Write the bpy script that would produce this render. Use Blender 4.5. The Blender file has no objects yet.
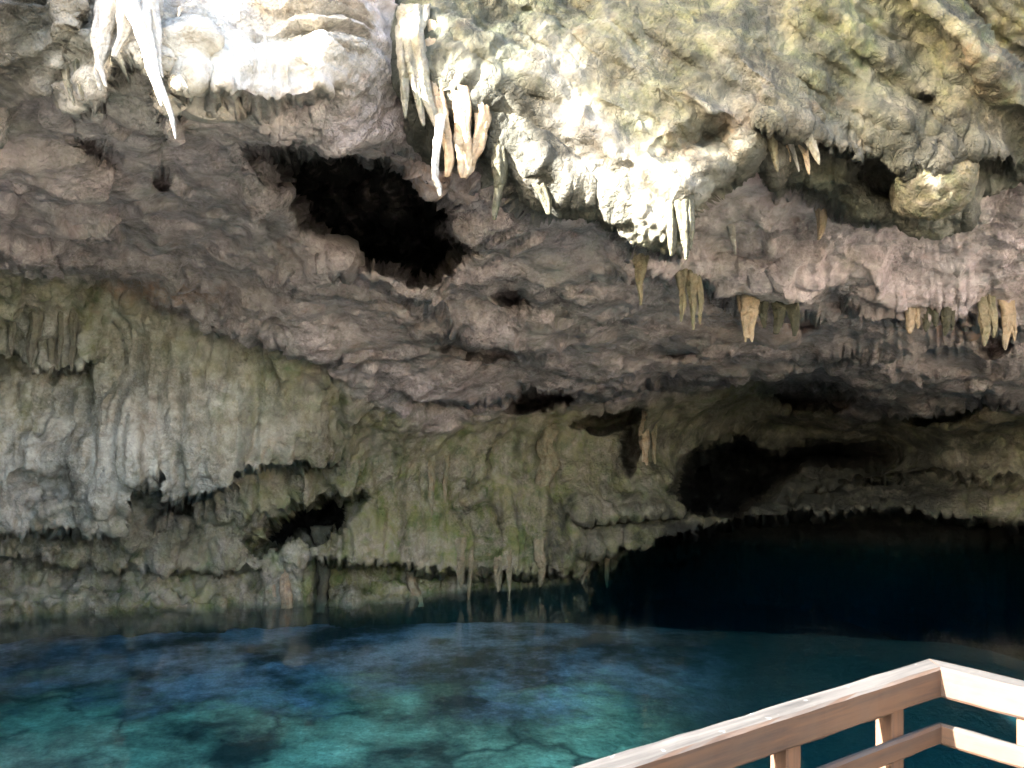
import bpy, math, random
import numpy as np
from mathutils import Vector

random.seed(7)
S = bpy.context.scene
COL = S.collection
F = 924.0            # focal length in pixels of a 1024 wide frame
CX, HZ = 512.0, 430.0  # principal column, horizon row
EYE = 2.8            # camera height above the water
f32 = np.float32

# ------------------------------------------------------------------ noise
_rng = np.random.RandomState(11)
_perm = _rng.permutation(256)
_perm = np.concatenate([_perm, _perm, _perm])
_g = _rng.normal(size=(256, 3)); _g /= np.linalg.norm(_g, axis=1)[:, None]
_g = _g.astype(f32)

def perlin(x, y, z):
    x = np.asarray(x, f32); y = np.asarray(y, f32); z = np.asarray(z, f32)
    x, y, z = np.broadcast_arrays(x, y, z)
    xi = np.floor(x).astype(np.int32); yi = np.floor(y).astype(np.int32); zi = np.floor(z).astype(np.int32)
    xf = x - xi; yf = y - yi; zf = z - zi
    u = xf*xf*xf*(xf*(xf*6-15)+10); v = yf*yf*yf*(yf*(yf*6-15)+10); w = zf*zf*zf*(zf*(zf*6-15)+10)
    X = xi & 255; Y = yi & 255; Z = zi & 255
    def gr(dx, dy, dz):
        h = _perm[_perm[_perm[(X+dx) & 255] + ((Y+dy) & 255)] + ((Z+dz) & 255)]
        g = _g[h]
        return g[..., 0]*(xf-dx) + g[..., 1]*(yf-dy) + g[..., 2]*(zf-dz)
    a = gr(0,0,0); b = gr(1,0,0); c = gr(0,1,0); d = gr(1,1,0)
    e = gr(0,0,1); f = gr(1,0,1); g = gr(0,1,1); h = gr(1,1,1)
    a = a+u*(b-a); c = c+u*(d-c); e = e+u*(f-e); g = g+u*(h-g)
    a = a+v*(c-a); e = e+v*(g-e)
    return (a + w*(e-a))*1.5

def fbm(p, freq, octs=4, gain=.5, lac=2.03, off=0.0):
    s = 0; a = 1.0; n = 0
    for i in range(octs):
        s = s + a*perlin(p[..., 0]*freq+off+i*17.3, p[..., 1]*freq+off*1.7-i*9.1, p[..., 2]*freq+off*.6+i*5.7)
        n += a; a *= gain; freq *= lac
    return s/n

def ridged(p, freq, octs=4, gain=.55, off=0.0):
    s = 0; a = 1.0; n = 0
    for i in range(octs):
        s = s + a*(1-np.abs(perlin(p[..., 0]*freq+off+i*13.3, p[..., 1]*freq-off-i*7.7, p[..., 2]*freq+i*3.1+off*.3))*1.6)
        n += a; a *= gain; freq *= 2.1
    return s/n

def sstep(a, b, x):
    t = np.clip((x-a)/(b-a), 0, 1)
    return t*t*(3-2*t)

# ------------------------------------------------------------------ thin plate fit
class TPS:
    def __init__(self, pts, vals, lam=1e-3):
        P = np.asarray(pts, float)/20.0; n = len(P)
        d = np.linalg.norm(P[:, None]-P[None], axis=2)
        K = np.where(d > 0, d*d*np.log(d+1e-12), 0) + lam*np.eye(n)
        A = np.zeros((n+3, n+3)); A[:n, :n] = K
        Q = np.c_[np.ones(n), P]; A[:n, n:] = Q; A[n:, :n] = Q.T
        self.w = np.linalg.solve(A, np.r_[np.asarray(vals, float), 0, 0, 0]); self.P = P
    def __call__(self, th, ph):
        X = np.stack([th.ravel(), ph.ravel()], 1)/20.0
        out = np.empty(len(X))
        for i in range(0, len(X), 40000):
            x = X[i:i+40000]
            d2 = ((x[:, None]-self.P[None])**2).sum(2)
            out[i:i+40000] = (.5*d2*np.log(d2+1e-20)) @ self.w[:-3] + self.w[-3] + x @ self.w[-2:]
        return out.reshape(th.shape)

def px2ang(u, v):
    dx = (u-CX)/F; dz = (HZ-v)/F
    return math.degrees(math.atan2(dx, 1)), math.degrees(math.atan2(dz, math.hypot(dx, 1)))

def ctrl(rows, extra=()):
    P, L = [], []
    for u, lst in rows.items():
        for v, Y in lst:
            th, ph = px2ang(u, v); P.append((th, ph)); L.append(math.log(Y*math.hypot((u-CX)/F, 1)))
    for th, ph, R in extra:
        P.append((th, ph)); L.append(math.log(R))
    return P, L

inner = {
 -120: [(-60, 5.5), (60, 6.1), (160, 7.6), (250, 9.5), (330, 11.2), (450, 11.6), (600, 12), (800, 12)],
 0:   [(-60, 5.9), (40, 6.2), (110, 7.0), (180, 8.4), (250, 10.3), (310, 12), (420, 12.5), (500, 12.7), (570, 13.6), (612, 14.1), (800, 14)],
 100: [(-60, 6.5), (0, 6.45), (70, 6.5), (130, 7.3), (200, 9.2), (260, 11.2), (305, 12.4), (400, 12.7), (490, 12.9), (560, 14), (606, 14.6), (800, 14.5)],
 230: [(-60, 7.0), (0, 6.75), (60, 6.55), (100, 6.6), (150, 8.1), (200, 9.6), (270, 11.3), (325, 12.7), (400, 13), (480, 13.3), (560, 14.7), (602, 15), (800, 15)],
 350: [(-60, 7.2), (0, 7.0), (70, 6.95), (140, 7.8), (200, 9.1), (290, 11), (370, 13), (425, 13.9), (500, 14.6), (560, 15), (598, 15.3), (800, 15.4)],
 450: [(-60, 7.6), (60, 7.9), (130, 8.2), (200, 8.9), (300, 10.9), (370, 13), (430, 15), (520, 15.5), (597, 15.8), (800, 16)],
 560: [(0, 8.0), (130, 8.2), (200, 8.7), (260, 9.7), (330, 11.8), (380, 14), (410, 16), (500, 16.4), (592, 16.6), (800, 17)],
 660: [(0, 8.0), (130, 8.3), (200, 8.7), (260, 9.5), (330, 11.8), (375, 14.5), (410, 16.6), (500, 17.1), (588, 17.4), (800, 18)],
 770: [(0, 8.0), (120, 8.2), (190, 8.6), (240, 9.3), (320, 11.2), (365, 14), (405, 19), (470, 20), (505, 18.2), (580, 18.0), (800, 18.5)],
 880: [(0, 8.0), (120, 8.2), (190, 8.6), (250, 9.3), (330, 11.2), (385, 14), (425, 19), (470, 19.5), (505, 17.8), (578, 17.8), (800, 18.5)],
 1010:[(0, 7.8), (120, 8.0), (200, 8.5), (250, 9.2), (310, 10.6), (380, 13), (430, 16.8), (505, 17.2), (575, 17.6), (800, 18.5)],
 1180:[(0, 7.5), (180, 8.2), (300, 10.2), (400, 13), (500, 14.6), (600, 15.6), (800, 16)],
}
ring = []
for th, R in ((-50, 9.2), (-70, 9.2), (-95, 9.4), (-125, 10.0), (-155, 11.0), (-180, 11.2), (50, 12.0), (70, 11.5), (100, 11.2), (130, 11), (160, 11)):
    for ph, k in ((-24, 1.0), (-5, 1.0), (10, .98 if abs(th) < 80 else 1.03), (22, .93 if abs(th) < 80 else 1.06)):
        ring.append((th, ph, R*k))
ring += [(th+360, ph, R) for th, ph, R in ring if th < -120] + [(th-360, ph, R) for th, ph, R in ring if th > 120]
tp_in = TPS(*ctrl(inner, ring))

cliff = {
 380: [(-160, 7.9), (0, 7.3), (80, 7.25), (160, 7.4)],
 450: [(-160, 7.9), (0, 7.25), (80, 7.15), (160, 7.35)],
 530: [(-160, 8.0), (0, 7.35), (100, 7.1), (190, 7.25)],
 620: [(-160, 7.9), (0, 7.3), (120, 6.95), (220, 7.1)],
 680: [(-160, 7.8), (0, 7.2), (120, 6.85), (250, 7.0)],
 750: [(-160, 7.8), (0, 7.1), (100, 6.85), (165, 6.95)],
 830: [(-160, 7.6), (0, 7.0), (100, 7.1), (195, 7.45)],
 930: [(-160, 7.5), (0, 7.0), (120, 7.2), (220, 7.5)],
 1024:[(-160, 7.4), (0, 6.9), (100, 7.1), (180, 7.4)],
 1180:[(-160, 7.4), (0, 7.3), (150, 7.6)],
}
tp_cl = TPS(*ctrl(cliff, [(60, 20, 11), (60, 5, 11)]))

# ------------------------------------------------------------------ angular grid
DA = 0.095
th_in = np.arange(-33, 33.01, DA)
def grow(start, end, d0, d1):
    out = []; x = start; s = 1 if end > start else -1; d = d0
    while (x-end)*s < 0:
        d = min(d*1.12, d1); x += s*d; out.append(x)
    return out
left = grow(-33, -178, DA, 1.6); right = grow(33, 178, DA, 1.6)
TH = np.array(sorted(left) + list(th_in) + sorted(right))
ph_fix = np.arange(-23, 23.01, DA)
KX = 110
nT, nP = len(TH), len(ph_fix)+KX
# rim elevation by azimuth
rim_t = [-180, -150, -121, -95, -66, -47, -37, -26, -18, -10, -4, 2, 35, 60, 90, 120, 150, 180]
rim_p = [2, 2, 3, 14, 23, 23.4, 23.6, 24.2, 24.8, 26.5, 30, 35, 35, 28, 20, 10, 3, 2]
ptop = np.interp(TH, rim_t, rim_p)
tt = (np.arange(KX)+1)/KX
phA = np.concatenate([np.repeat(ph_fix[None], nT, 0), ph_fix[-1] + np.maximum(ptop-ph_fix[-1], .6)[:, None]*tt[None]], 1)
fr = np.linspace(0, 1, nP)
phB = -23 + (ptop[:, None]+23)*fr[None]
w = sstep(33, 44, np.abs(TH))[:, None]
PH = phA*(1-w) + phB*w
THg = np.repeat(TH[:, None], nP, 1)
thr, phr = np.radians(THg), np.radians(PH)
front = np.abs(THg) < 70
ct = np.where(front, np.cos(thr), 1)
U = np.where(front, CX + F*np.tan(np.where(front, thr, 0)), np.sign(THg)*9000)
V = np.where(front, HZ - F*np.tan(phr)/ct, HZ - 300*np.tan(phr))

lnR = tp_in(THg, PH)
R0 = np.exp(lnR)
RC = np.exp(tp_cl(THg, PH))

def n1(u, freq, seed): return perlin(u*freq, seed*3.7+.5, seed*1.3+.2)
# wobble of every outline, so that no edge is a drawn line
wob = np.stack([U*.02, V*.02, 0*U], -1)
wx = fbm(wob, 1.0, 3, off=3.0)*9
wy = fbm(wob, 1.0, 3, off=31.0)*9
wxf = fbm(wob, 5.0, 2, off=13.0)*3.0
wyf = fbm(wob, 5.0, 2, off=41.0)*3.0
Uw, Vw = U+wx+wxf*.45, V+wy+wyf*.45

lip_u = [-999, 372, 384, 398, 412, 440, 482, 500, 540, 572, 612, 652, 680, 690, 716, 745, 757, 775, 800, 830, 870, 905, 935, 968, 985, 1024, 1100, 1400]
lip_v = [-420, -420, -60, 60, 128, 150, 152, 168, 196, 206, 226, 250, 256, 226, 196, 172, 160, 184, 182, 202, 216, 214, 226, 220, 198, 182, 170, 100]
drip = np.abs(n1(U, .09, 4))*10 + np.abs(n1(U, .31, 5))*6
lipV = np.interp(Uw, lip_u, lip_v) + drip*.5
dl = lipV - Vw                       # > 0 on the cliff face
m_cl = sstep(-3, 5, dl)
roundlip = .5*np.exp(-np.maximum(dl, 0)/14.0)      # the edge curls back
R = R0*(1-m_cl) + np.minimum(RC+roundlip, R0)*m_cl
on_cliff = dl > 0

def ledge(poly, A, H=50, B=0.0, H2=25, w=3, jag=4, fr_=.12, taper=25, seed=1, drips=0.0, power=1.0):
    global R
    pu = [p[0] for p in poly]; pv = [p[1] for p in poly]
    UU = U + wxf + .5*wx; VV = V + wyf + .5*wy
    ve = np.interp(UU, pu, pv) + jag*n1(U, fr_, seed) + drips*np.maximum(0, n1(U, .17, seed+50))*2 + drips*.35*np.abs(n1(U, .37, seed+80))
    d = ve - VV
    tp = sstep(pu[0], pu[0]+taper, UU)*(1-sstep(pu[-1]-taper, pu[-1], UU))
    up = sstep(-w, w, d)*np.exp(-np.maximum(d, 0)/H)
    dn = (1-sstep(-w, w, d))*np.exp(-np.maximum(-d, 0)/H2)
    R = R + tp*(-A*up + B*dn)

def pit(cu, cv, ru, rv, rot, D, soft=.6, seed=1, rough=.35):
    global R
    c, s = math.cos(math.radians(rot)), math.sin(math.radians(rot))
    x = Uw-cu; y = Vw-cv
    a = (x*c+y*s)/ru; b = (-x*s+y*c)/rv
    q = np.sqrt(a*a+b*b) + rough*fbm(np.stack([U*.05, V*.05, 0*U+seed*3.3], -1), 1.0, 3)
    k = 1-sstep(1-soft, 1, q)
    R = R + D*k
    return k

def poly_sd(poly, X, Y):
    d = np.full(X.shape, 1e9); ins = np.zeros(X.shape, bool)
    n = len(poly)
    for i in range(n):
        x0, y0 = poly[i]; x1, y1 = poly[(i+1) % n]
        ex, ey = x1-x0, y1-y0
        t = np.clip(((X-x0)*ex+(Y-y0)*ey)/(ex*ex+ey*ey), 0, 1)
        d = np.minimum(d, np.hypot(X-x0-t*ex, Y-y0-t*ey))
        cr = ((y0 > Y) != (y1 > Y)) & (X < (x1-x0)*(Y-y0)/((y1-y0) if y1 != y0 else 1e-9)+x0)
        ins ^= cr
    return np.where(ins, d, -d)

def hole(poly, D, soft=14):
    global R
    sd = poly_sd(poly, Uw, Vw)
    nn = np.stack([U*.045, V*.045, 0*U+len(poly)], -1)
    sd = sd + 9*fbm(nn, 1.0, 4, gain=.6, off=2.)
    D = D*(1 + .75*fbm(nn, .6, 3, off=9.))
    k = sstep(-2, soft, sd)
    R = R + D*k
    return k

# --- openings, hollows and ledges of the cavern
h_big = hole([(236, 154), (262, 147), (300, 140), (345, 144), (394, 147), (412, 160), (432, 180), (464, 202), (458, 228), (484, 250), (458, 268), (428, 288), (394, 276), (344, 262), (302, 234), (268, 194)], 4.4, 17)
h_r = hole([(672, 492), (688, 455), (735, 432), (772, 446), (842, 438), (892, 456), (858, 466), (806, 466), (772, 498), (738, 520), (684, 516)], 6.0, 14)
pit(96, 154, 34, 10, 28, .9, seed=2); pit(158, 182, 15, 10, 20, .6, seed=3)
pit(516, 298, 28, 13, 10, 1.1, seed=4); pit(478, 350, 46, 12, 12, .7, seed=5)
pit(540, 402, 44, 12, -8, 2.4, seed=6); pit(606, 420, 40, 11, -10, 2.2, seed=7)
pit(632, 446, 9, 40, 4, 1.8, seed=8); pit(682, 353, 34, 7, -8, .9, seed=9)
pit(806, 394, 58, 20, 8, 2.8, seed=10); pit(955, 408, 75, 15, -12, 2.0, seed=11)
hk = pit(312, 520, 72, 23, -24, 3.0, seed=12); pit(165, 508, 36, 22, 0, .7, seed=13)
pit(992, 338, 26, 20, -25, 1.0, seed=14); pit(800, 322, 24, 12, 0, .7, seed=15)
pit(700, 142, 56, 30, -18, .3, soft=.9, seed=16, rough=.2); pit(925, 105, 24, 16, 20, .3, soft=.9, seed=17)
pit(880, 185, 24, 34, -35, .55, soft=.8, seed=18)
pit(48, 486, 36, 24, 0, .35, soft=.7, seed=19); pit(345, 270, 20, 12, 20, .6, seed=20)
pit(725, 250, 70, 18, 8, .35, soft=.9, seed=22); pit(470, 495, 30, 20, 0, .5, soft=.9, seed=23)

ledge([(-60, 352), (0, 352), (26, 360), (48, 370), (78, 366), (112, 352)], .45, 70, .45, 45, 3, 5, seed=2, drips=9)
ledge([(-60, 528), (0, 528), (88, 529), (118, 526), (127, 505), (130, 480), (159, 474), (163, 496), (202, 502), (224, 492), (236, 478), (260, 469), (300, 465), (340, 455)], .55, 110, .75, 45, 3, 4, seed=3, drips=4)
ledge([(70, 275), (130, 285), (210, 322), (300, 338), (345, 352)], .25, 30, .35, 22, 3, 6, seed=4, drips=6)
ledge([(318, 250), (400, 292), (470, 334), (528, 358), (560, 360)], .35, 40, .3, 25, 3, 5, seed=5)
ledge([(400, 392), (470, 400), (540, 388), (610, 392), (700, 381), (790, 372)], .3, 30, .9, 16, 3, 5, seed=6)
ledge([(598, 262), (640, 268), (690, 276), (745, 296), (800, 312), (840, 320)], .3, 40, .5, 28, 3, 5, seed=7)
ledge([(820, 296), (900, 312), (960, 312), (1030, 318), (1100, 320)], .35, 40, .55, 26, 3, 4, seed=8, drips=8)
ledge([(300, 562), (380, 558), (450, 570), (520, 572), (600, 566), (660, 560), (720, 552)], .35, 50, .7, 60, 4, 5, seed=9, drips=8)
ledge([(-60, 590), (0, 560), (90, 566), (200, 572), (270, 568)], .2, 22, .25, 12, 3, 5, seed=10, drips=3)
ledge([(560, 552), (650, 540), (740, 521), (850, 511), (960, 516), (1030, 527), (1120, 545)], .5, 45, 7.0, 400, 5, 5, seed=11, drips=4, taper=110)
ledge([(560, 515), (620, 520), (690, 512), (740, 500)], .3, 22, .5, 16, 3, 5, seed=12)
ledge([(-40, 240), (30, 250), (90, 262), (140, 282)], .3, 30, .3, 22, 3, 6, seed=13, drips=6)
ledge([(60, 105), (76, 108), (92, 92), (104, 96), (114, 62), (136, 52), (156, 60), (166, 120), (174, 136), (182, 84), (206, 70)], .45, 45, .3, 22, 3, 3, taper=14, seed=14, drips=4)
ledge([(196, 84), (230, 92), (270, 104), (300, 100), (320, 88), (345, 66)], .35, 40, .2, 25, 3, 5, seed=15, drips=4)
ledge([(-60, 190), (0, 128), (40, 92), (62, 66), (84, -20)], .3, 110, .1, 30, 5, 4, taper=12, seed=16)
ledge([(800, 345), (880, 352), (960, 356), (1040, 372)], .25, 26, .3, 20, 3, 6, seed=17)
ledge([(770, 500), (850, 478), (930, 470), (1030, 478)], .3, 30, .6, 18, 3, 5, seed=18, drips=8)
ledge([(745, 118), (790, 128), (840, 150), (905, 168), (960, 150), (1024, 160)], .25, 30, .35, 30, 4, 5, seed=19, drips=9)
ledge([(470, 165), (540, 215), (620, 240), (680, 300)], .2, 20, .2, 16, 3, 4, seed=20)
ledge([(240, 150), (300, 132), (400, 138), (440, 160)], .2, 26, .2, 12, 3, 4, seed=21)
R = R - .55*sstep(578, 604, Vw)*(1-sstep(390, 450, U))*(1-.7*sstep(215, 240, U)*(1-sstep(318, 335, U)))
# ridge that crosses the upper right corner, the rock falls away behind it
sr = (U-925)*.7071 - (V-0)*.7071 + 6*n1(V, .03, 9)
sr = (U-928-V*.93)/1.37 + wx*.4
R = R + np.where(on_cliff, 1.1*sstep(2, 26, sr)*np.exp(-np.maximum(sr, 0)/160) - .22*np.exp(-(sr/15)**2), 0)
# slanting ribs on the cliff face
cm = sstep(0, 40, dl)
q1 = (U*.60 - V*.80)/30 + wx*.05
R = R - .11*cm*perlin(q1*1.0, (U+V)*.006, 2.2) - .05*cm*perlin(q1*2.7, (U+V)*.012, 7.2)

P = np.stack([R*np.sin(thr), R*np.cos(thr), EYE + R*np.tan(phr)], -1).astype(f32)

def grid_normals(P):
    a = np.gradient(P, axis=0); b = np.gradient(P, axis=1)
    n = np.cross(b, a); l = np.linalg.norm(n, axis=-1, keepdims=True)
    return n/np.maximum(l, 1e-9)

N = grid_normals(P)
toC = -P + np.array([0, 0, EYE], f32)
sgn = np.sign((N*toC).sum(-1, keepdims=True)); N = N*sgn     # face the inside
# soften the displacement directions
for _ in range(4):
    N[1:-1] = (N[:-2]+2*N[1:-1]+N[2:])/4; N[:, 1:-1] = (N[:, :-2]+2*N[:, 1:-1]+N[:, 2:])/4
N /= np.maximum(np.linalg.norm(N, axis=-1, keepdims=True), 1e-6)

wall_u = [-400, 0, 60, 130, 210, 310, 370, 420, 520, 640, 760, 850, 930, 1024, 1400]
wall_v = [250, 255, 268, 288, 326, 346, 392, 428, 404, 400, 374, 420, 405, 398, 390]
dw = Vw - np.interp(Uw, wall_u, wall_v)       # > 0 on the walls
m_wall = sstep(-6, 18, dw)*(1-m_cl)
m_ceil = (1-m_wall)*(1-m_cl)
# warped coordinates
wp = P + .35*np.stack([fbm(P, .6, 3, off=5.), fbm(P, .6, 3, off=15.), fbm(P, .6, 3, off=25.)], -1)
lowz = np.stack([P[..., 0], P[..., 1], P[..., 2]*.2], -1)
fx = P[..., 0] + .22*fbm(lowz, .8, 2, off=5.); fy = P[..., 1] + .22*fbm(lowz, .8, 2, off=15.)
flut = np.stack([fx, fy, P[..., 2]*.09], -1)
bed = np.stack([wp[..., 0]*.55+wp[..., 2]*.5, wp[..., 1]*.55, wp[..., 2]*2.0-wp[..., 0]*.55], -1)
rgh = sstep(-.22, .25, fbm(P, .55, 3, off=60.))         # broken rock here, smooth rock there
rgh2 = sstep(-.2, .2, fbm(P, .9, 3, off=160.))
D = .30*fbm(P, .45, 3, off=2.) + .16*fbm(P, 1.3, 4, off=8.)
D += .10*(ridged(wp, 1.5, 4, off=4.)-.5)*(.25+.75*rgh)
cel = np.floor(3.0*fbm(bed, .8, 2, off=44.)*(1+.2*rgh))      # broken beds: little steps
stp = 3.0*fbm(bed, .8, 2, off=44.)*(1+.2*rgh) - cel
D += m_ceil*(.17*(ridged(bed, 1.3, 3, off=1.)-.5)*(.35+.65*rgh2) + .05*fbm(bed, 5.0, 3, off=6.)*(.2+.8*rgh) + .16*(sstep(0, .12, stp)-stp)*rgh2)
lf = 1-.75*sstep(330, 460, U)
D += m_wall*(.16*fbm(flut, 1.7, 2, off=3.) + (.06+.12*lf)*(np.abs(fbm(flut, 2.6, 2, off=9.))*2-.4) + .07*lf*(np.abs(fbm(flut, 6.0, 2, off=29.))*2-.4) + .07*(1-lf)*(ridged(flut, 3.2, 3, off=19.)-.5)) * (1-.5*sstep(560, 700, U))
D += m_cl*(.08*(ridged(flut, 2.0, 3, off=19.)-.5) + .05*fbm(wp, 3.0, 4, off=7.) + .04*fbm(wp, 8., 3, gain=.6, off=4.)*rgh2)
D += .045*fbm(P, 5.0, 3, gain=.6, off=12.)*rgh + .03*(ridged(P, 6.5, 3, off=33.)-.5)*(.3+.7*rgh2)*(1-.6*m_wall*lf)
P = P + N*D[..., None]
del wp, flut, bed, lowz, fx, fy, cel, stp

# positions by photograph direction, for what hangs from the rock
def rock_at(u, v, dy=0.0):
    th, ph = px2ang(u, v)
    i = int(np.argmin(np.abs(TH-th))); j = int(np.argmin(np.abs(PH[i]-ph)))
    return P[i, j].astype(float)
def px_at(u, v, Y):
    return np.array([(u-CX)/F*Y, Y, EYE+(HZ-v)/F*Y])

# ------------------------------------------------------------------ zones: rock colour, with shade of hollows painted in
def blob(u, v, ru, rv, rot=0, amp=1.0, seed=0):
    c, s = math.cos(math.radians(rot)), math.sin(math.radians(rot))
    x = Uw-u; y = Vw-v
    a = (x*c+y*s)/ru; b = (-x*s+y*c)/rv
    return amp*np.exp(-(a*a+b*b))
nz = fbm(P, 1.1, 4, off=50.)
nzs = fbm(P, 4.0, 4, off=70.)
vert = np.stack([P[..., 0], P[..., 1], P[..., 2]*.12], -1)
strk = fbm(vert, 3.0, 4, off=90.)
algae = np.clip(.47*m_wall + .55*m_cl*sstep(60, 180, dl+60*nz) + .12 + .9*nz*.6 + .5*strk*m_wall + .3*blob(930, 190, 60, 40) + .45*blob(830, 40, 220, 70)
                + blob(430, 520, 190, 60, 0, .45) + blob(60, 290, 70, 40, 0, .1) + blob(30, 600, 130, 14, 0, .9) + blob(400, 585, 90, 14, 0, .6) - blob(160, 430, 120, 60, 0, .35) - blob(20, 480, 90, 60, 0, .4), 0, 1)
rust = np.clip(blob(160, 292, 60, 12, 0, .9) + blob(440, 160, 45, 40, 0, .6) + blob(700, 140, 50, 20, -10, .9) + blob(748, 315, 60, 20, 0, .6) + blob(950, 325, 70, 16, 0, .7)
                + blob(985, 60, 40, 60, 0, .55) + blob(820, 145, 60, 30, 0, .25) + blob(420, 330, 90, 50, 20, .22) + blob(360, 190, 50, 30, 0, .5) + .35*sstep(.15, .5, nzs), 0, 1)
stain_shade = np.clip(h_big*(.55+.9*sstep(-.25, .15, nzs)) - .6*blob(360, 200, 26, 14, 20) + .95*m_cl - blob(620, 150, 130, 60, 40, .45) + h_big*.85 + .5*hk + blob(800, 395, 80, 26, 0, .5) + h_r*.6 + blob(300, 170, 60, 20, 0, .3) + blob(475, 345, 60, 20, 15, .5) + blob(515, 297, 34, 18, 0, .6)  # staining, and shade painted into holes, pits and corners
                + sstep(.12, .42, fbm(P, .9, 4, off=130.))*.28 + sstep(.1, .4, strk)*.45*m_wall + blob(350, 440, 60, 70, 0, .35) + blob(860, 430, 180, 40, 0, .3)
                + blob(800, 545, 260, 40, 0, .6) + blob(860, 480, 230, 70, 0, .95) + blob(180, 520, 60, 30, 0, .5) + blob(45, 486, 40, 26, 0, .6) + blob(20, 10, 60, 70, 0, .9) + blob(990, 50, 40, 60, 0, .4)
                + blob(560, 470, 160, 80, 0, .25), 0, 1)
stain_shade = np.maximum(stain_shade, 1.3*sstep(590, 690, U)*sstep(508, 530, V)*(m_wall > .5))  # shade of the low right recess painted black
stain_shade = np.maximum(stain_shade, 1.08*sstep(650, 740, U)*sstep(405, 445, V)*(1-.5*sstep(930, 1020, U))*m_wall)  # dimness of the right back wall put into its colour
stain_shade = np.maximum(stain_shade, 1.3*sstep(.05, -.15, P[..., 2]))          # drowned rock
stain_shade = np.maximum(stain_shade, 1.35*sstep(.1, .6, h_r))  # dark inside of the right hole painted in
stain_shade = np.maximum(stain_shade, 1.3*sstep(.15, .8, h_big)*sstep(-.35, .0, nzs) - .8*blob(360, 200, 26, 14, 20))  # same for the big ceiling hole: painted shade
stain_shade = np.maximum(stain_shade, 1.3*sstep(.2, .8, hk))  # shade of the slanting slot painted in
dim = np.clip(.8*blob(30, 30, 60, 70) + .4*blob(320, 50, 70, 60) + m_cl*(.80+.5*nz) - blob(620, 150, 110, 50, 42, .2) - blob(935, 195, 40, 34, 0, .2), 0, 1)
pale = np.clip(blob(10, 470, 130, 80, 0, .95) + blob(170, 430, 120, 80, 0, .6) + blob(90, 340, 120, 60, 0, .35) + blob(110, 60, 60, 70, 0, .8) + blob(240, 50, 90, 60, 0, .8) + blob(640, 170, 120, 60, 40, .4) + blob(935, 195, 40, 34, 0, .7)
                + blob(560, 110, 70, 90, 40, .2) + blob(190, 490, 40, 20, 0, .5) + blob(40, 600, 60, 10, 0, .5) + blob(40, 330, 40, 40, 0, .4) + blob(285, 580, 14, 20, 0, .8) + .3*sstep(.1, .4, fbm(P, 1.7, 4, off=150.)), 0, 1)
zones = np.stack([algae, rust, stain_shade, pale], -1)
mauve = np.clip(m_ceil*(.75+.5*nz) + .05 - 1.2*blob(200, 40, 160, 60), 0, 1)

# ------------------------------------------------------------------ materials
class NT:
    def __init__(s, name):
        s.m = bpy.data.materials.new(name); s.m.use_nodes = True
        s.t = s.m.node_tree; s.t.nodes.clear()
        s.out = s.n('ShaderNodeOutputMaterial')
    def n(s, kind, ins=None, **props):
        nd = s.t.nodes.new(kind)
        for k, v in props.items(): setattr(nd, k, v)
        for k, v in (ins or {}).items():
            if isinstance(v, bpy.types.NodeSocket): s.t.links.new(v, nd.inputs[k])
            else: nd.inputs[k].default_value = v
        return nd
    def link(s, a, b): s.t.links.new(a, b)
    def math(s, op, a, b=0.0, clamp=False):
        return s.n('ShaderNodeMath', {0: a, 1: b}, operation=op, use_clamp=clamp).outputs[0]
    def mix(s, fac, a, b, mode='MIX'):
        nd = s.n('ShaderNodeMix', data_type='RGBA', blend_type=mode)
        for i, v in ((0, fac), (6, a), (7, b)):
            if isinstance(v, bpy.types.NodeSocket): s.t.links.new(v, nd.inputs[i])
            else: nd.inputs[i].default_value = v
        return nd.outputs[2]
    def ramp(s, fac, stops):
        nd = s.n('ShaderNodeValToRGB', {'Fac': fac}); cr = nd.color_ramp
        while len(cr.elements) < len(stops): cr.elements.new(.5)
        for e, (p, c) in zip(cr.elements, stops): e.position = p; e.color = c if len(c) == 4 else (*c, 1)
        return nd.outputs[0]
    def noise(s, vec, scale, detail=6, rough=.6, dist=0.0):
        return s.n('ShaderNodeTexNoise', {'Vector': vec, 'Scale': scale, 'Detail': detail, 'Roughness': rough, 'Distortion': dist}).outputs[0]
    def coords(s, scale=(1, 1, 1), rot=(0, 0, 0), kind='Object'):
        c = s.n('ShaderNodeTexCoord').outputs[kind]
        return s.n('ShaderNodeMapping', {'Vector': c, 'Scale': scale, 'Rotation': rot}).outputs[0]

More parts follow.
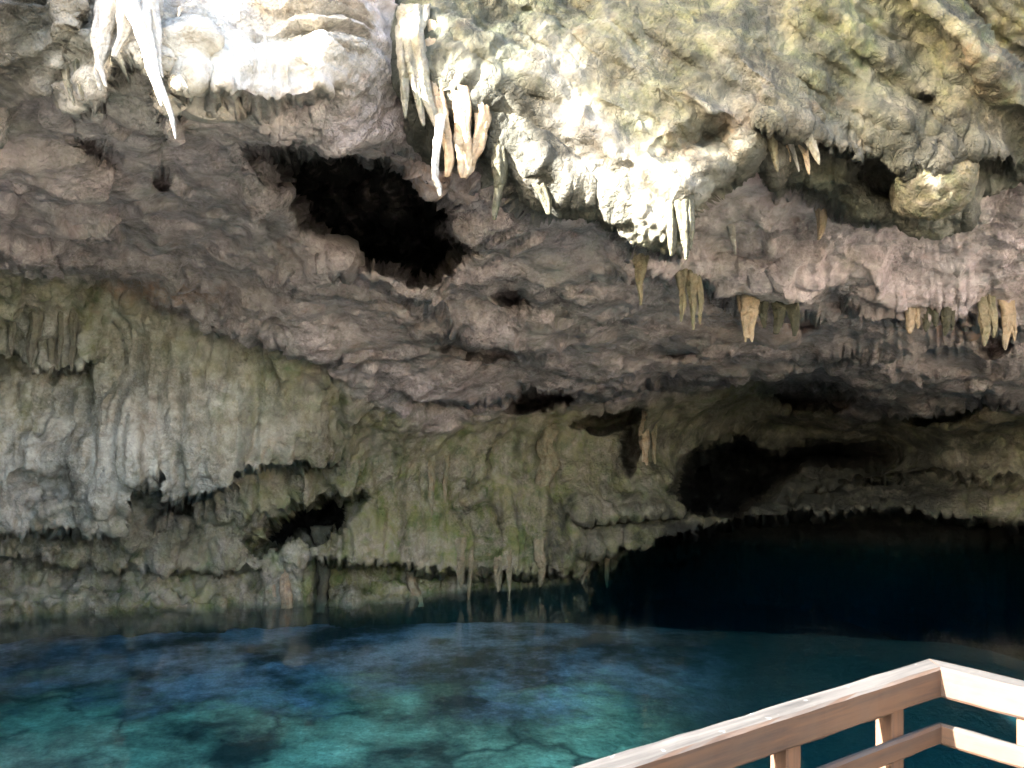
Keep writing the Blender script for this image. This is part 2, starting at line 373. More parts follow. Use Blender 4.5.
def rock_material(name, zoned=True, base_a=(.20, .17, .135), base_b=(.46, .41, .34), zval=(.3, .1, .1, .2), mv=0.2, bump=1.0, streak=0.0, rough=.82):
    k = NT(name); co = k.coords()
    if zoned:
        za = k.n('ShaderNodeAttribute', attribute_name='zones')
        sp = k.n('ShaderNodeSeparateColor', {0: za.outputs['Color']})
        A, Rr, St = sp.outputs[0], sp.outputs[1], sp.outputs[2]; Pl = za.outputs['Alpha']
        Mv = k.n('ShaderNodeAttribute', attribute_name='mauve').outputs['Fac']
    else:
        A, Rr, St, Pl = [k.n('ShaderNodeValue').outputs[0] for _ in range(4)]
        for s_, v_ in zip((A, Rr, St, Pl), zval): s_.default_value = v_
        Mv = k.n('ShaderNodeValue').outputs[0]; Mv.default_value = mv
    big = k.noise(co, 1.3, 5, .6, .4); mid = k.noise(co, 6.0, 6, .68, .6); fine = k.noise(co, 30.0, 4, .7)
    base = k.ramp(mid, [(.30, base_a), (.72, base_b)])
    base = k.mix(Mv, base, k.ramp(mid, [(.32, (.33, .265, .29)), (.68, (.70, .60, .645))]))
    grain = k.mix(k.ramp(big, [(.4, (.25,)*3), (.6, (1,)*3)]), (1, 1, 1, 1), k.ramp(fine, [(.3, (.66, .66, .66)), (.65, (1.12, 1.12, 1.12))]))
    base = k.mix(1.0, base, k.ramp(big, [(.32, (.76, .75, .74)), (.5, (1.0,)*3), (.68, (1.14, 1.13, 1.12))]), 'MULTIPLY')
    if zoned:
        dm = k.n('ShaderNodeAttribute', attribute_name='dim').outputs['Fac']
        c_w = k.ramp(k.noise(co, 7.0, 5, .7, .5), [(.32, (.07, .072, .055)), (.55, (.14, .145, .115)), (.70, (.27, .27, .23))])
        base = k.mix(k.math('MULTIPLY', dm, .95, True), base, c_w)
    # algae films: green and ochre
    an = k.noise(co, 3.2, 5, .7, .8)
    green = k.ramp(k.noise(co, 2.1, 5, .6), [(.36, (.09, .14, .045)), (.50, (.19, .205, .075)), (.66, (.26, .235, .12))])
    af = k.math('MULTIPLY', A, k.ramp(an, [(.36, (.15,)*3), (.62, (1,)*3)]))
    c = k.mix(k.math('MULTIPLY', af, 1.15, True), base, green)
    if not zoned:
        gz = k.n('ShaderNodeSeparateXYZ', {0: k.n('ShaderNodeTexCoord').outputs['Generated']}).outputs[2]
        gz = k.math('ADD', gz, k.math('MULTIPLY', k.math('SUBTRACT', mid, .5), .9))
        base = k.mix(k.ramp(gz, [(.20, (.1,)*3), (.75, (.95,)*3)]), base, k.ramp(mid, [(.3, (.17, .15, .135)), (.7, (.38, .335, .315))]))
    # pale calcite
    pf = k.math('MULTIPLY', Pl, k.ramp(k.noise(co, 4.3, 4, .7, .5), [(.34, (.1,)*3), (.58, (1,)*3)]), True)
    c = k.mix(pf, c, k.ramp(mid, [(.3, (.46, .44, .40)), (.7, (.66, .65, .60))]))
    # rust
    rf = k.math('MULTIPLY', Rr, k.ramp(k.noise(co, 5.1, 4, .65, .7), [(.40, (0,)*3), (.62, (1,)*3)]), True)
    c = k.mix(k.math('MULTIPLY', rf, .8), c, (.33, .165, .075, 1))
    # dark mineral and lichen staining, plus shade painted into recesses
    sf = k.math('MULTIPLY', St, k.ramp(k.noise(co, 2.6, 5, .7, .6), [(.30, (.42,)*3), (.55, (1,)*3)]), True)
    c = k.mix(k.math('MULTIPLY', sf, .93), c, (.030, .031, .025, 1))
    c = k.mix(k.math('MULTIPLY', k.math('SUBTRACT', St, 1.0), 4.0, True), c, (.022, .023, .020, 1))  # above one: painted recess shade and drowned rock go fully black
    # spots of black lichen
    lv = k.noise(co, 14.0, 4, .75, 1.2)
    c = k.mix(k.ramp(lv, [(.59, (0,)*3), (.72, (.62,)*3)]), c, (.09, .083, .07, 1))
    if streak:
        sv = k.noise(k.coords((5, 5, .35)), 1.0, 5, .65)
        c = k.mix(k.ramp(sv, [(.42, (0,)*3), (.62, (streak,)*3)]), c, (.12, .11, .07, 1))
    c = k.mix(1.0, c, grain, 'MULTIPLY')
    crack = k.n('ShaderNodeTexVoronoi', {'Vector': k.n('ShaderNodeVectorMath', {0: co, 1: k.n('ShaderNodeTexNoise', {'Vector': co, 'Scale': 3.0, 'Detail': 4}).outputs[1]}, operation='ADD').outputs[0], 'Scale': 3.4}, feature='DISTANCE_TO_EDGE').outputs[0]
    ck = k.ramp(crack, [(0.0, (0,)*3), (.07, (1,)*3)])
    h = k.math('ADD', k.math('MULTIPLY', k.noise(co, 8.0, 6, .68, .3), .8), k.math('MULTIPLY', fine, .22))
    h = k.math('ADD', h, k.math('MULTIPLY', ck, .10))
    pits = k.n('ShaderNodeTexVoronoi', {'Vector': co, 'Scale': 13.0, 'Randomness': 1.0}).outputs[0]
    h = k.math('ADD', h, k.math('MULTIPLY', pits, .25))
    b = k.n('ShaderNodeBump', {'Height': h, 'Strength': k.math('MULTIPLY', 1.2*bump, k.ramp(big, [(.38, (.35,)*3), (.6, (1,)*3)])), 'Distance': .10})
    bs = k.n('ShaderNodeBsdfPrincipled', {'Base Color': c, 'Roughness': rough, 'Normal': b.outputs[0]})
    bs.inputs['Specular IOR Level'].default_value = .25
    k.link(bs.outputs[0], k.out.inputs[0])
    return k.m

M_ROCK = rock_material('cave_limestone')

# ------------------------------------------------------------------ objects
def tag(o, label=None, cat=None, group=None, kind=None):
    if label: o['label'] = label
    if cat: o['category'] = cat
    if group: o['group'] = group
    if kind: o['kind'] = kind
    return o

def mesh_obj(name, verts, faces, mat, parent=None, smooth=True):
    me = bpy.data.meshes.new(name)
    if isinstance(faces, np.ndarray):
        nv, nf = len(verts), len(faces); q = faces.shape[1]
        me.vertices.add(nv); me.vertices.foreach_set('co', np.asarray(verts, f32).ravel())
        me.loops.add(nf*q); me.loops.foreach_set('vertex_index', faces.ravel().astype(np.int32))
        me.polygons.add(nf); me.polygons.foreach_set('loop_start', np.arange(0, nf*q, q, dtype=np.int32))
        me.update(calc_edges=True)
    else:
        me.from_pydata([tuple(map(float, v)) for v in verts], [], faces)
    me.polygons.foreach_set('use_smooth', [smooth]*len(me.polygons))
    me.materials.append(mat); me.update()
    o = bpy.data.objects.new(name, me); COL.objects.link(o)
    if parent: o.parent = parent
    return o

idx = np.arange(nT*nP).reshape(nT, nP)
quads = np.stack([idx[:-1, :-1], idx[1:, :-1], idx[1:, 1:], idx[:-1, 1:]], -1).reshape(-1, 4)
def fc(a): return ((a[:-1, :-1]+a[1:, :-1]+a[1:, 1:]+a[:-1, 1:])/4).ravel()
fU, fV, fdl, fdw, fT = fc(U), fc(V), fc(dl), fc(dw), fc(THg)
reg = np.where(fdl > 0, 0, np.where(fdw > 0, np.where(fU < 395+40*np.sin(fV*.03), 2, 3), 1))
reg = np.where(np.abs(fT) > 46, 4, reg)
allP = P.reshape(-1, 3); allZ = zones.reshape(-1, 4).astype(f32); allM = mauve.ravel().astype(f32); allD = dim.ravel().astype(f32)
names = [('rock_overhang', 'pale sunlit cliff face with algae hanging over the mouth of the cavern', 'cliff'),
         ('cave_ceiling', 'mauve grey lumpy limestone ceiling of the cavern sloping down to the back', 'cave ceiling'),
         ('flowstone_wall', 'pale green streaked flowstone wall on the left above the water', 'cave wall'),
         ('cave_wall', 'dim olive back wall of the cavern with hollows and dripstone fringe', 'cave wall'),
         ('rock_bank', 'rock bank of the sinkhole round the viewing deck', 'rock bank')]
for r, (nm, lab, cat) in enumerate(names):
    q = quads[reg == r]
    used, inv = np.unique(q, return_inverse=True)
    o = mesh_obj(nm, allP[used], inv.reshape(q.shape), M_ROCK)
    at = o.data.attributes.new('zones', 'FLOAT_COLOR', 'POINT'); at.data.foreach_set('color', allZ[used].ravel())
    at = o.data.attributes.new('mauve', 'FLOAT', 'POINT'); at.data.foreach_set('value', allM[used])
    at = o.data.attributes.new('dim', 'FLOAT', 'POINT'); at.data.foreach_set('value', allD[used])
    tag(o, lab, cat, kind='structure')

# ground: from the rim of the sinkhole to the horizon
def ground_material():
    k = NT('forest_floor'); co = k.coords()
    c = k.ramp(k.noise(co, 1.5, 8, .65), [(.3, (.05, .07, .025)), (.6, (.13, .12, .07)), (.75, (.2, .18, .13))])
    bs = k.n('ShaderNodeBsdfPrincipled', {'Base Color': c, 'Roughness': .95})
    k.link(bs.outputs[0], k.out.inputs[0]); return k.m
rim = P[:, -1].astype(float)
GV = []; steps = [0, .4, 1.2, 3, 7, 16, 40, 120, 400, 1500, 5000]
for i in range(0, nT, 3):
    p = rim[i]; d = np.array([p[0], p[1]]); L = np.linalg.norm(d); d /= L
    for s in steps:
        GV.append((p[0]+d[0]*s, p[1]+d[1]*s, p[2] + .10*math.sin(s*.9+i*.05)*(1 if s > 2 and s < 50 else 0) - .10*min(1, s) + (.9*float(sstep(.3, 4, s)) if -42 < TH[i] < 100 else 0) + (4.5-p[2])*sstep(5, 200, s)))
n_r = len(range(0, nT, 3)); ns = len(steps)
GF = []
for i in range(n_r):
    for j in range(ns-1):
        a = i*ns+j; b = ((i+1) % n_r)*ns+j
        GF.append((a, a+1, b+1, b))
tag(mesh_obj('ground', GV, GF, ground_material()), 'forest floor round the rim of the sinkhole', 'ground', kind='structure')

# ------------------------------------------------------------------ pool
bx = np.concatenate([np.linspace(-24, -9, 40)[:-1], np.linspace(-9, 8, 420), np.linspace(8, 30, 50)[1:]]); by = np.concatenate([np.linspace(-14, 6, 50)[:-1], np.linspace(6, 18, 330), np.linspace(18, 34, 40)[1:]])
BX, BY = np.meshgrid(bx, by, indexing='ij')
bp = np.stack([BX, BY, 0*BX], -1)
chan = ridged(bp + .5*np.stack([fbm(bp, .7, 2, off=1.), fbm(bp, .7, 2, off=21.), 0*BX], -1), .42, 2, off=6.)
bz = -.66 + .05*np.clip(BY-9, 0, 5) + .045*fbm(bp, .7, 3, off=3.) + .05*(ridged(bp, 2.4, 4, off=9.)-.5)*sstep(-.1, .2, fbm(bp, .5, 2, off=55.))
bz -= 1.0*sstep(15, 19, BY) + .05*np.maximum(0, BX-1) + 2.0*sstep(7, 14, BX)
bz -= 1.1*sstep(1.6, 4.5, BX)*(1-sstep(9.5, 12.5, BY))
bz = np.where(BY < 6.5, np.minimum(bz, -.7), bz)
bz = np.clip(bz, -11, -.12)
ib = np.arange(BX.size).reshape(BX.shape)
bq = np.stack([ib[:-1, :-1], ib[1:, :-1], ib[1:, 1:], ib[:-1, 1:]], -1).reshape(-1, 4)
def bed_material():
    k = NT('pool_limestone'); co = k.coords()
    n = k.noise(co, .8, 9, .66, .15)
    c = k.ramp(n, [(.40, (.02, .024, .022)), (.47, (.15, .155, .115)), (.56, (.36, .37, .26)), (.68, (.66, .67, .50))])
    v = k.n('ShaderNodeTexVoronoi', {'Vector': k.n('ShaderNodeVectorMath', {0: co, 1: k.n('ShaderNodeTexNoise', {'Vector': co, 'Scale': 1.4, 'Detail': 5}).outputs[1]}, operation='ADD').outputs[0], 'Scale': .5}, feature='DISTANCE_TO_EDGE').outputs[0]
    c = k.mix(k.math('MULTIPLY', k.ramp(k.noise(co, .7, 3), [(.38, (0,)*3), (.52, (1,)*3)]), k.ramp(v, [(0, (.9,)*3), (.02, (.5,)*3), (.05, (0,)*3)])), c, (.02, .024, .022, 1))
    yy = k.n('ShaderNodeSeparateXYZ', {0: co}).outputs[1]
    yy = k.math('ADD', yy, k.math('MULTIPLY', k.math('SUBTRACT', k.noise(co, .6, 6, .68, .4), .5), 8.0))
    reflect_tint = k.n('ShaderNodeMapRange', {0: yy, 1: 10.8, 2: 12.4}).outputs[0]  # mauve reflection and blue depth painted onto the far bed
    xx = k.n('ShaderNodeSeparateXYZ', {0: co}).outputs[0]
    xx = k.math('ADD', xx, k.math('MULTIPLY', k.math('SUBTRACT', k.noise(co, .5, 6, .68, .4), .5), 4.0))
    deep_shade = k.n('ShaderNodeMapRange', {0: xx, 1: .5, 2: 3.2}).outputs[0]  # darkness of the deep right side painted on instead of lowering the bed
    c = k.mix(reflect_tint, c, k.ramp(k.noise(co, .9, 7, .7), [(.42, (.014, .015, .026)), (.49, (.13, .115, .17)), (.60, (.38, .335, .45))]))
    c = k.mix(deep_shade, c, (.013, .015, .017, 1))
    c = k.mix(1.0, c, k.ramp(k.noise(co, 22, 4, .7), [(.3, (.6,)*3), (.7, (1.2,)*3)]), 'MULTIPLY')
    b = k.n('ShaderNodeBump', {'Height': k.noise(co, 6, 8, .68), 'Strength': .9, 'Distance': .15})
    bs = k.n('ShaderNodeBsdfPrincipled', {'Base Color': c, 'Roughness': .9, 'Normal': b.outputs[0]})
    k.link(bs.outputs[0], k.out.inputs[0]); return k.m
tag(mesh_obj('pool_floor', np.stack([BX, BY, bz], -1).reshape(-1, 3), bq, bed_material()), 'pale rocky floor of the pool under the clear water', 'pool floor', kind='structure')

def water_material():
    k = NT('clear_water')
    co = k.coords((1.0, 1.0, 1.0))
    h = k.math('ADD', k.math('MULTIPLY', k.noise(co, 1.6, 3, .5), 1.0), k.math('MULTIPLY', k.noise(k.coords((1, 1.6, 1)), 6, 3, .5), .25))
    b = k.n('ShaderNodeBump', {'Height': h, 'Strength': .15, 'Distance': .05})
    fr = k.n('ShaderNodeFresnel', {'IOR': 1.33, 'Normal': b.outputs[0]})
    tr = k.n('ShaderNodeBsdfTransparent', {'Color': (.96, .99, .99, 1)})
    gl = k.n('ShaderNodeBsdfGlossy', {'Color': (1, 1, 1, 1), 'Roughness': .03, 'Normal': b.outputs[0]})
    bf = k.n('ShaderNodeNewGeometry').outputs['Backfacing']
    fac = k.math('MULTIPLY', fr.outputs[0], k.math('SUBTRACT', 1.0, bf))
    mx = k.n('ShaderNodeMixShader', {0: fac, 1: tr.outputs[0], 2: gl.outputs[0]})
    k.link(mx.outputs[0], k.out.inputs[0])
    va = k.n('ShaderNodeVolumeAbsorption', {'Color': (.08, .82, .93, 1), 'Density': .52})
    k.link(va.outputs[0], k.out.inputs['Volume'])
    return k.m
WX0, WX1, WY0, WY1, WZ = -23, 29, -13, 33, -14
wv = [(WX0, WY0, 0), (WX1, WY0, 0), (WX1, WY1, 0), (WX0, WY1, 0), (WX0, WY0, WZ), (WX1, WY0, WZ), (WX1, WY1, WZ), (WX0, WY1, WZ)]
wf = [(0, 1, 2, 3), (7, 6, 5, 4), (0, 4, 5, 1), (1, 5, 6, 2), (2, 6, 7, 3), (3, 7, 4, 0)]
tag(mesh_obj('water', wv, wf, water_material(), smooth=False), 'still teal and dark blue pool water on the cavern floor', 'water', kind='structure')

# unseen pale limestone under the deck, added to bounce sunlight onto the ceiling
sx = np.linspace(-9, 11, 130); sy = np.linspace(-11, 5.4, 110)
SX, SY = np.meshgrid(sx, sy, indexing='ij'); spp = np.stack([SX, SY, 0*SX], -1)
sz = .42 + .30*fbm(spp, .5, 4, off=33.) + .12*(ridged(spp, 1.3, 3, off=2.)-.5) - 2.2*sstep(3.4, 5.4, SY+.8*fbm(spp, .4, 2, off=9.)) - 1.5*sstep(6.5, 9, np.abs(SX-1))*sstep(-4, 2, SY)
i_s = np.arange(SX.size).reshape(SX.shape)
sq = np.stack([i_s[:-1, :-1], i_s[1:, :-1], i_s[1:, 1:], i_s[:-1, 1:]], -1).reshape(-1, 4)
tag(mesh_obj('bounce_shore', np.stack([SX, SY, sz], -1).reshape(-1, 3), sq, rock_material('pale_bounce_shore', False, (.34, .31, .25), (.58, .54, .46), (.05, .1, .05, .3), 0, 1)), 'unseen pale limestone under the viewing deck, added to bounce sunlight up', 'bounce_shore', kind='structure')

# ------------------------------------------------------------------ dripstone
M_DRIP = {
 'tan':   rock_material('tan_dripstone', False, (.24, .17, .10), (.50, .38, .24), (.15, .45, .1, .25), .05, .7),
 'white': rock_material('white_calcite', False, (.34, .33, .31), (.56, .55, .52), (.1, .1, .2, .35), .1, .6),
 'grey':  rock_material('grey_dripstone', False, (.16, .15, .125), (.34, .32, .27), (.4, .15, .25, .15), .1, .8),
 'dark':  rock_material('dark_dripstone', False, (.07, .07, .055), (.15, .14, .11), (.3, .1, .7, .0), .0, .8),
 'olive': rock_material('olive_dripstone', False, (.15, .135, .09), (.32, .28, .19), (.35, .35, .2, .15), .0, .8),
}
def spike_mesh(prongs, seed=0, seg=22, rings=44):
    """each prong: list of (centre xyz, radius) from top to tip"""
    VV, FF = [], []
    rs = random.Random(seed)
    A = np.arange(seg)*2*math.pi/seg; t = np.linspace(0, 1, rings)
    ca, sa = np.cos(A)[None], np.sin(A)[None]; T = t[:, None]+0*ca
    for pr in prongs:
        cs = np.array([p[0] for p in pr], float); rr = np.array([p[1] for p in pr], float)
        ln = np.r_[0, np.cumsum(np.linalg.norm(np.diff(cs, axis=0), axis=1))]; Ht = max(.05, ln[-1]); s_ = ln/Ht
        C = np.stack([np.interp(t, s_, cs[:, i]) for i in range(3)], 1); Rr = np.interp(t, s_, rr)
        nfl = rs.choice([4, 5, 6, 7]); ph0 = rs.random()*6.28; o0 = rs.random()*50
        rm = max(.02, float(np.median(rr)))
        k1 = perlin(ca*1.2+o0, sa*1.2, T*Ht*3+seed)*.55
        k2 = perlin(ca*2.6+o0, sa*2.6+3, T*Ht*1.2+seed*.7)*.40
        k3 = perlin(ca*5+o0, sa*5+3, T*Ht*9)*.16
        ring = perlin(o0, T*Ht*16, seed+.5)*.20 + perlin(o0+9, T*Ht*5, seed+.5)*.25
        n = k1+k2+k3+ring+.08*np.cos(nfl*A[None]+ph0+T*1.5)
        r = Rr[:, None]*(1+n)
        wx_ = perlin(t*Ht*2.5+o0, .3, o0)*rm*.9; wy_ = perlin(t*Ht*2.5+o0, 7.3, o0)*rm*.9
        base = len(VV)
        X = np.stack([C[:, 0, None]+wx_[:, None]+ca*r, C[:, 1, None]+wy_[:, None]+sa*r, C[:, 2, None]+0*r + .25*rm*k1], -1)
        VV.extend(list(X.reshape(-1, 3)))
        for i in range(rings-1):
            for j in range(seg):
                a = base+i*seg+j; b = base+i*seg+(j+1) % seg
                FF.append((a, a+seg, b+seg, b))
        FF.append(tuple(base+j for j in range(seg)))
        FF.append(tuple(base+(rings-1)*seg+j for j in reversed(range(seg))))
    return VV, FF

GROUP = 'stalactites hanging from the cavern roof'
def stalactite(name, mat, label, prongs, attach, fwd=0.0, seed=0, cat='stalactite', group=GROUP, embed=.3):
    """prongs: lists of (u, v, width) down the photograph, hung at the depth of the rock at attach"""
    Y = rock_at(*attach)[1]-fwd
    out = []
    for pr in prongs:
        q = []
        for u, v, wd in pr:
            q.append((px_at(u, v, Y), wd*.42*Y/F))
        top = q[0][0]+np.array([0, .12, embed])
        out.append([(top, q[0][1]*1.5)] + q)
    V_, F_ = spike_mesh(out, seed)
    V_ = np.array(V_); o0 = V_[0].copy() if False else out[0][1][0]
    o = mesh_obj(name, V_-o0, F_, M_DRIP[mat]); o.location = Vector(o0)
    return tag(o, label, cat, group)

stalactite('stalactite', 'tan', 'largest tan stalactite in three fused lobes at the left end of the sunlit cliff', [
    [(432, 60, 26), (440, 100, 22), (446, 140, 15), (447, 160, 11), (445, 176, 6)],
    [(458, 70, 24), (460, 110, 22), (463, 150, 21), (466, 170, 18), (466, 178, 8)],
    [(478, 80, 20), (480, 120, 16), (477, 150, 12), (475, 165, 4)]], (455, 135), .26, 1)
stalactite('stalactite', 'white', 'small white crystal tip hanging lowest beside the largest tan stalactite', [
    [(438, 150, 8), (436, 178, 9), (439, 186, 8), (440, 196, 4)]], (455, 135), .48, 2)
stalactite('stalactite', 'grey', 'grey green curtain of drips on the upper left of the largest tan stalactite', [
    [(408, 40, 18), (414, 80, 14), (420, 108, 9), (424, 126, 3)], [(418, 40, 16), (424, 84, 14), (430, 112, 10), (433, 128, 3)], [(404, 60, 12), (405, 95, 9), (406, 118, 3)]], (424, 90), .10, 3)
stalactite('stalactite', 'dark', 'dark crooked stalactite under the lip right of the largest tan stalactite', [
    [(498, 150, 16), (500, 180, 11), (497, 205, 8), (496, 220, 5)]], (500, 150), .05, 4)
stalactite('stalactite', 'dark', 'short dark hook of rock under the white part of the cliff edge', [
    [(578, 180, 18), (584, 200, 14), (548, 200, 6)][:2]+[(547, 216, 6)]], (576, 186), .05, 5) if False else None
stalactite('stalactite', 'dark', 'short dark stump under the white part of the cliff edge', [
    [(538, 186, 16), (545, 200, 12), (548, 215, 6)]], (540, 186), .06, 5)
stalactite('stalactite', 'white', 'long white sunlit spike slanting down beside the glaring patch', [
    [(142, 20, 26), (152, 60, 13), (163, 95, 8), (172, 125, 5), (176, 138, 3)], [(130, 0, 20), (146, 56, 9), (156, 92, 4), (160, 106, 2)], [(152, 0, 12), (158, 50, 7), (164, 78, 3)]], (150, 50), .12, 6)
stalactite('stalactite', 'white', 'white sunlit drapery with two drips at the upper left', [
    [(112, 0, 24), (104, 40, 14), (97, 70, 8), (101, 90, 3)], [(128, -5, 24), (124, 36, 14), (118, 58, 6)], [(98, 40, 12), (100, 68, 8), (106, 88, 3)]], (112, 40), .10, 7)
stalactite('stalactite', 'grey', 'pair of thin pale drips at the far upper left under the white drapery', [
    [(66, 70, 9), (69, 88, 6), (74, 106, 2)], [(74, 64, 9), (78, 86, 6), (80, 100, 2)]], (72, 74), .05, 8)
stalactite('stalactite', 'olive', 'thin brown stalactite with a wide root below the right slope of the cliff edge', [
    [(638, 252, 22), (640, 272, 14), (639, 285, 6), (640, 305, 2.5)]], (640, 254), .02, 9)
stalactite('stalactite', 'olive', 'pale yellow forked stalactite below the lowest point of the white cliff', [
    [(682, 276, 12), (684, 300, 9), (682, 322, 3)], [(690, 274, 12), (692, 300, 9), (694, 330, 3)], [(698, 284, 9), (700, 310, 5), (701, 324, 2)]], (688, 274), .02, 10)
stalactite('stalactite', 'tan', 'stubby orange brown stalactite with a frayed pale tip', [
    [(746, 288, 17), (747, 310, 15), (748, 328, 12), (748, 338, 8)], [(753, 290, 14), (753, 312, 11), (752, 336, 6), (752, 342, 2)], [(744, 318, 6), (744, 336, 4), (745, 342, 1.5)]], (748, 290), .02, 11)
stalactite('stalactite', 'dark', 'broad dark brown drip mass right of the stubby orange stalactite', [
    [(775, 292, 16), (776, 315, 13), (776, 334, 5)], [(790, 296, 18), (791, 318, 14), (790, 336, 5)], [(764, 292, 12), (764, 314, 9), (765, 328, 3)]], (778, 294), .02, 12)
stalactite('stalactite', 'white', 'tiny pale drip alone on the grey ceiling right of the white cliff', [
    [(733, 226, 10), (733, 240, 6), (734, 255, 2)]], (733, 228), .02, 13)
stalactite('stalactite', 'tan', 'small pinkish tooth under the brown edge of the cliff', [
    [(821, 212, 15), (820, 224, 11), (817, 240, 3)]], (821, 208), .08, 14)
stalactite('stalactite', 'dark', 'frosted white and dark cluster at the lowest point of the cliff edge', [
    [(672, 224, 12), (672, 240, 9), (671, 256, 3)], [(682, 220, 14), (683, 240, 10), (684, 260, 3)], [(690, 222, 9), (690, 238, 7), (689, 250, 2)]], (682, 236), .06, 15)
for kx, (u0, v0, L, wd, mt, lab) in enumerate([
    (770, 130, 42, 12, 'olive', 'leftmost leaf shaped drapery under the right half of the cliff'),
    (783, 128, 34, 7, 'tan', 'thin straw left of the middle one among the cliff draperies'),
    (792, 126, 46, 6, 'white', 'thinnest pale straw in the middle of the cliff draperies'),
    (801, 124, 50, 8, 'tan', 'longest tan straw among the cliff draperies'),
    (812, 128, 36, 12, 'grey', 'rightmost blunt drapery under the right half of the cliff')]):
    stalactite('stalactite', mt, lab, [[(u0-4, v0, wd*1.6), (u0, v0+L*.45, wd), (u0+6, v0+L*.85, wd*.55), (u0+8, v0+L, wd*.2)]], (u0, v0+8), .10, 20+kx)
for kx, (u0, v0, L, mt, lab) in enumerate([
    (910, 312, 22, 'tan', 'orange drip first from the left in the row under the right ledge'),
    (927, 312, 20, 'dark', 'brown drip second from the left in the row under the right ledge'),
    (945, 312, 24, 'dark', 'brown drip third from the left in the row under the right ledge'),
    (984, 312, 34, 'olive', 'pale slanting drip over the dark hollow near the right edge'),
    (1006, 312, 38, 'tan', 'brown drip nearest the right edge over the dark hollow')]):
    stalactite('stalactite', mt, lab, [[(u0, v0-4, 13), (u0+1, v0+L*.5, 9), (u0, v0+L*.85, 5), (u0, v0+L, 2)], [(u0+7, v0-2, 9), (u0+8, v0+L*.5, 6), (u0+8, v0+L*.75, 2)]], (u0, v0-3), .14, 30+kx)
# flowstone drips of the left curtain
for kx, (u0, v1, wd, lab) in enumerate([
    (32, 367, 12, 'widest drip of the flowstone curtain near the left edge'),
    (48, 374, 8, 'lowest drip of the flowstone curtain near the left edge'),
    (60, 366, 6, 'thin drip right of the lowest one on the left flowstone curtain'),
    (72, 371, 8, 'rightmost drip of the flowstone curtain near the left edge'),
    (12, 356, 9, 'leftmost drip of the flowstone curtain at the photo edge')]):
    stalactite('stalactite', 'grey', lab, [[(u0+2, v1-70, wd*1.1), (u0+1, v1-30, wd), (u0, v1-10, wd*.6), (u0, v1, wd*.2)]], (u0, v1-30), .06, 40+kx)
# columns at the water line and ribs of the back wall
G2 = 'dripstone columns along the water'
def column(mat, label, prongs, attach, fwd, seed): return stalactite('dripstone_column', mat, label, prongs, attach, fwd, seed, 'column', G2)
column('dark', 'dark slim column standing in the water under the slanting black hollow', [[(322, 545, 18), (322, 570, 12), (323, 590, 13), (323, 612, 17)]], (330, 575), .25, 51)
column('tan', 'pale cream stump of dripstone at the water left of the dark slim column', [[(286, 566, 9), (285, 580, 11), (287, 596, 12), (287, 608, 14)], [(273, 568, 6), (272, 582, 6), (272, 604, 8)]], (285, 592), .02, 52)
column('olive', 'olive column by the water right of the bright mossy shelf', [[(414, 540, 22), (413, 565, 12), (412, 590, 12), (412, 606, 16)]], (416, 575), .2, 53)
for kx, (u, v0, v1, wd, mt, lab) in enumerate([
    (432, 425, 515, 9, 'olive', 'tall thin rib on the back wall below the ceiling edge'),
    (446, 440, 505, 6, 'olive', 'shorter thin rib right of the tall one on the back wall'),
    (546, 440, 520, 20, 'olive', 'pale shield shaped rib in the middle of the back wall'),
    (644, 405, 480, 10, 'tan', 'orange tinted pillar beside the tall dark slot of the back wall'),
    (655, 400, 470, 7, 'olive', 'thin pillar right of the orange tinted one on the back wall')]):
    stalactite('dripstone_rib', mt, lab, [[(u, v0, wd*.8), (u, v0+(v1-v0)*.4, wd), (u-1, v0+(v1-v0)*.8, wd*.7), (u-1, v1, wd*.2)]], (u, (v0+v1)/2), .03, 60+kx, 'dripstone', 'ribs of dripstone on the back wall')
# fringe over the water at the back
rs = random.Random(5)
for kx, (u, v1, wd, lab) in enumerate([
    (461, 588, 7, 'first dripstone tooth of the fringe right of the olive column'), (470, 600, 5, 'thin tooth second along the fringe over the water'),
    (497, 592, 9, 'thick tooth third along the fringe over the water'), (509, 601, 5, 'long tooth fourth along the fringe over the water'),
    (541, 587, 8, 'tooth fifth along the fringe over the water'), (583, 584, 8, 'tooth sixth along the fringe where the wall darkens'),
    (606, 588, 5, 'last pale tooth of the fringe before the black cave')]):
    stalactite('stalactite', 'olive', lab, [[(u, 556, wd*1.4), (u, 575, wd), (u, v1-6, wd*.6), (u, v1, wd*.25)]], (u, 560), .02, 80+kx, group='teeth of the dripstone fringe over the water')

# bulbous flowstone boss on the right of the cliff
def boss():
    Y = rock_at(935, 190)[1]-.07; c = px_at(936, 186, Y)
    V_, F_ = [], []; a_, b_ = 44, 34
    for i in range(b_+1):
        ph = math.pi*i/b_
        for j in range(a_):
            th = 2*math.pi*j/a_
            d = np.array([math.sin(ph)*math.cos(th), math.sin(ph)*math.sin(th), math.cos(ph)])
            p = d*np.array([.285, .34, .28]); q = p+c
            n = float(fbm(q[None], 3.0, 3, off=2.)[0])*.12 + float(ridged(np.array([[q[0]*1, q[1]*1, q[2]*.3]]), 9.0, 2)[0]-.5)*.05
            V_.append(p*(1+.15*d[2]) + d*n)
    for i in range(b_):
        for j in range(a_):
            F_.append((i*a_+j, (i+1)*a_+j, (i+1)*a_+(j+1) % a_, i*a_+(j+1) % a_))
    o = mesh_obj('flowstone_boss', V_, F_, rock_material('mossy_boss', False, (.15, .14, .11), (.34, .32, .27), (.75, .3, .55, .15), .05, 1.3)); o.location = Vector(c)
    tag(o, 'pale rounded flowstone knob hanging at the right end of the cliff', 'flowstone')
boss()

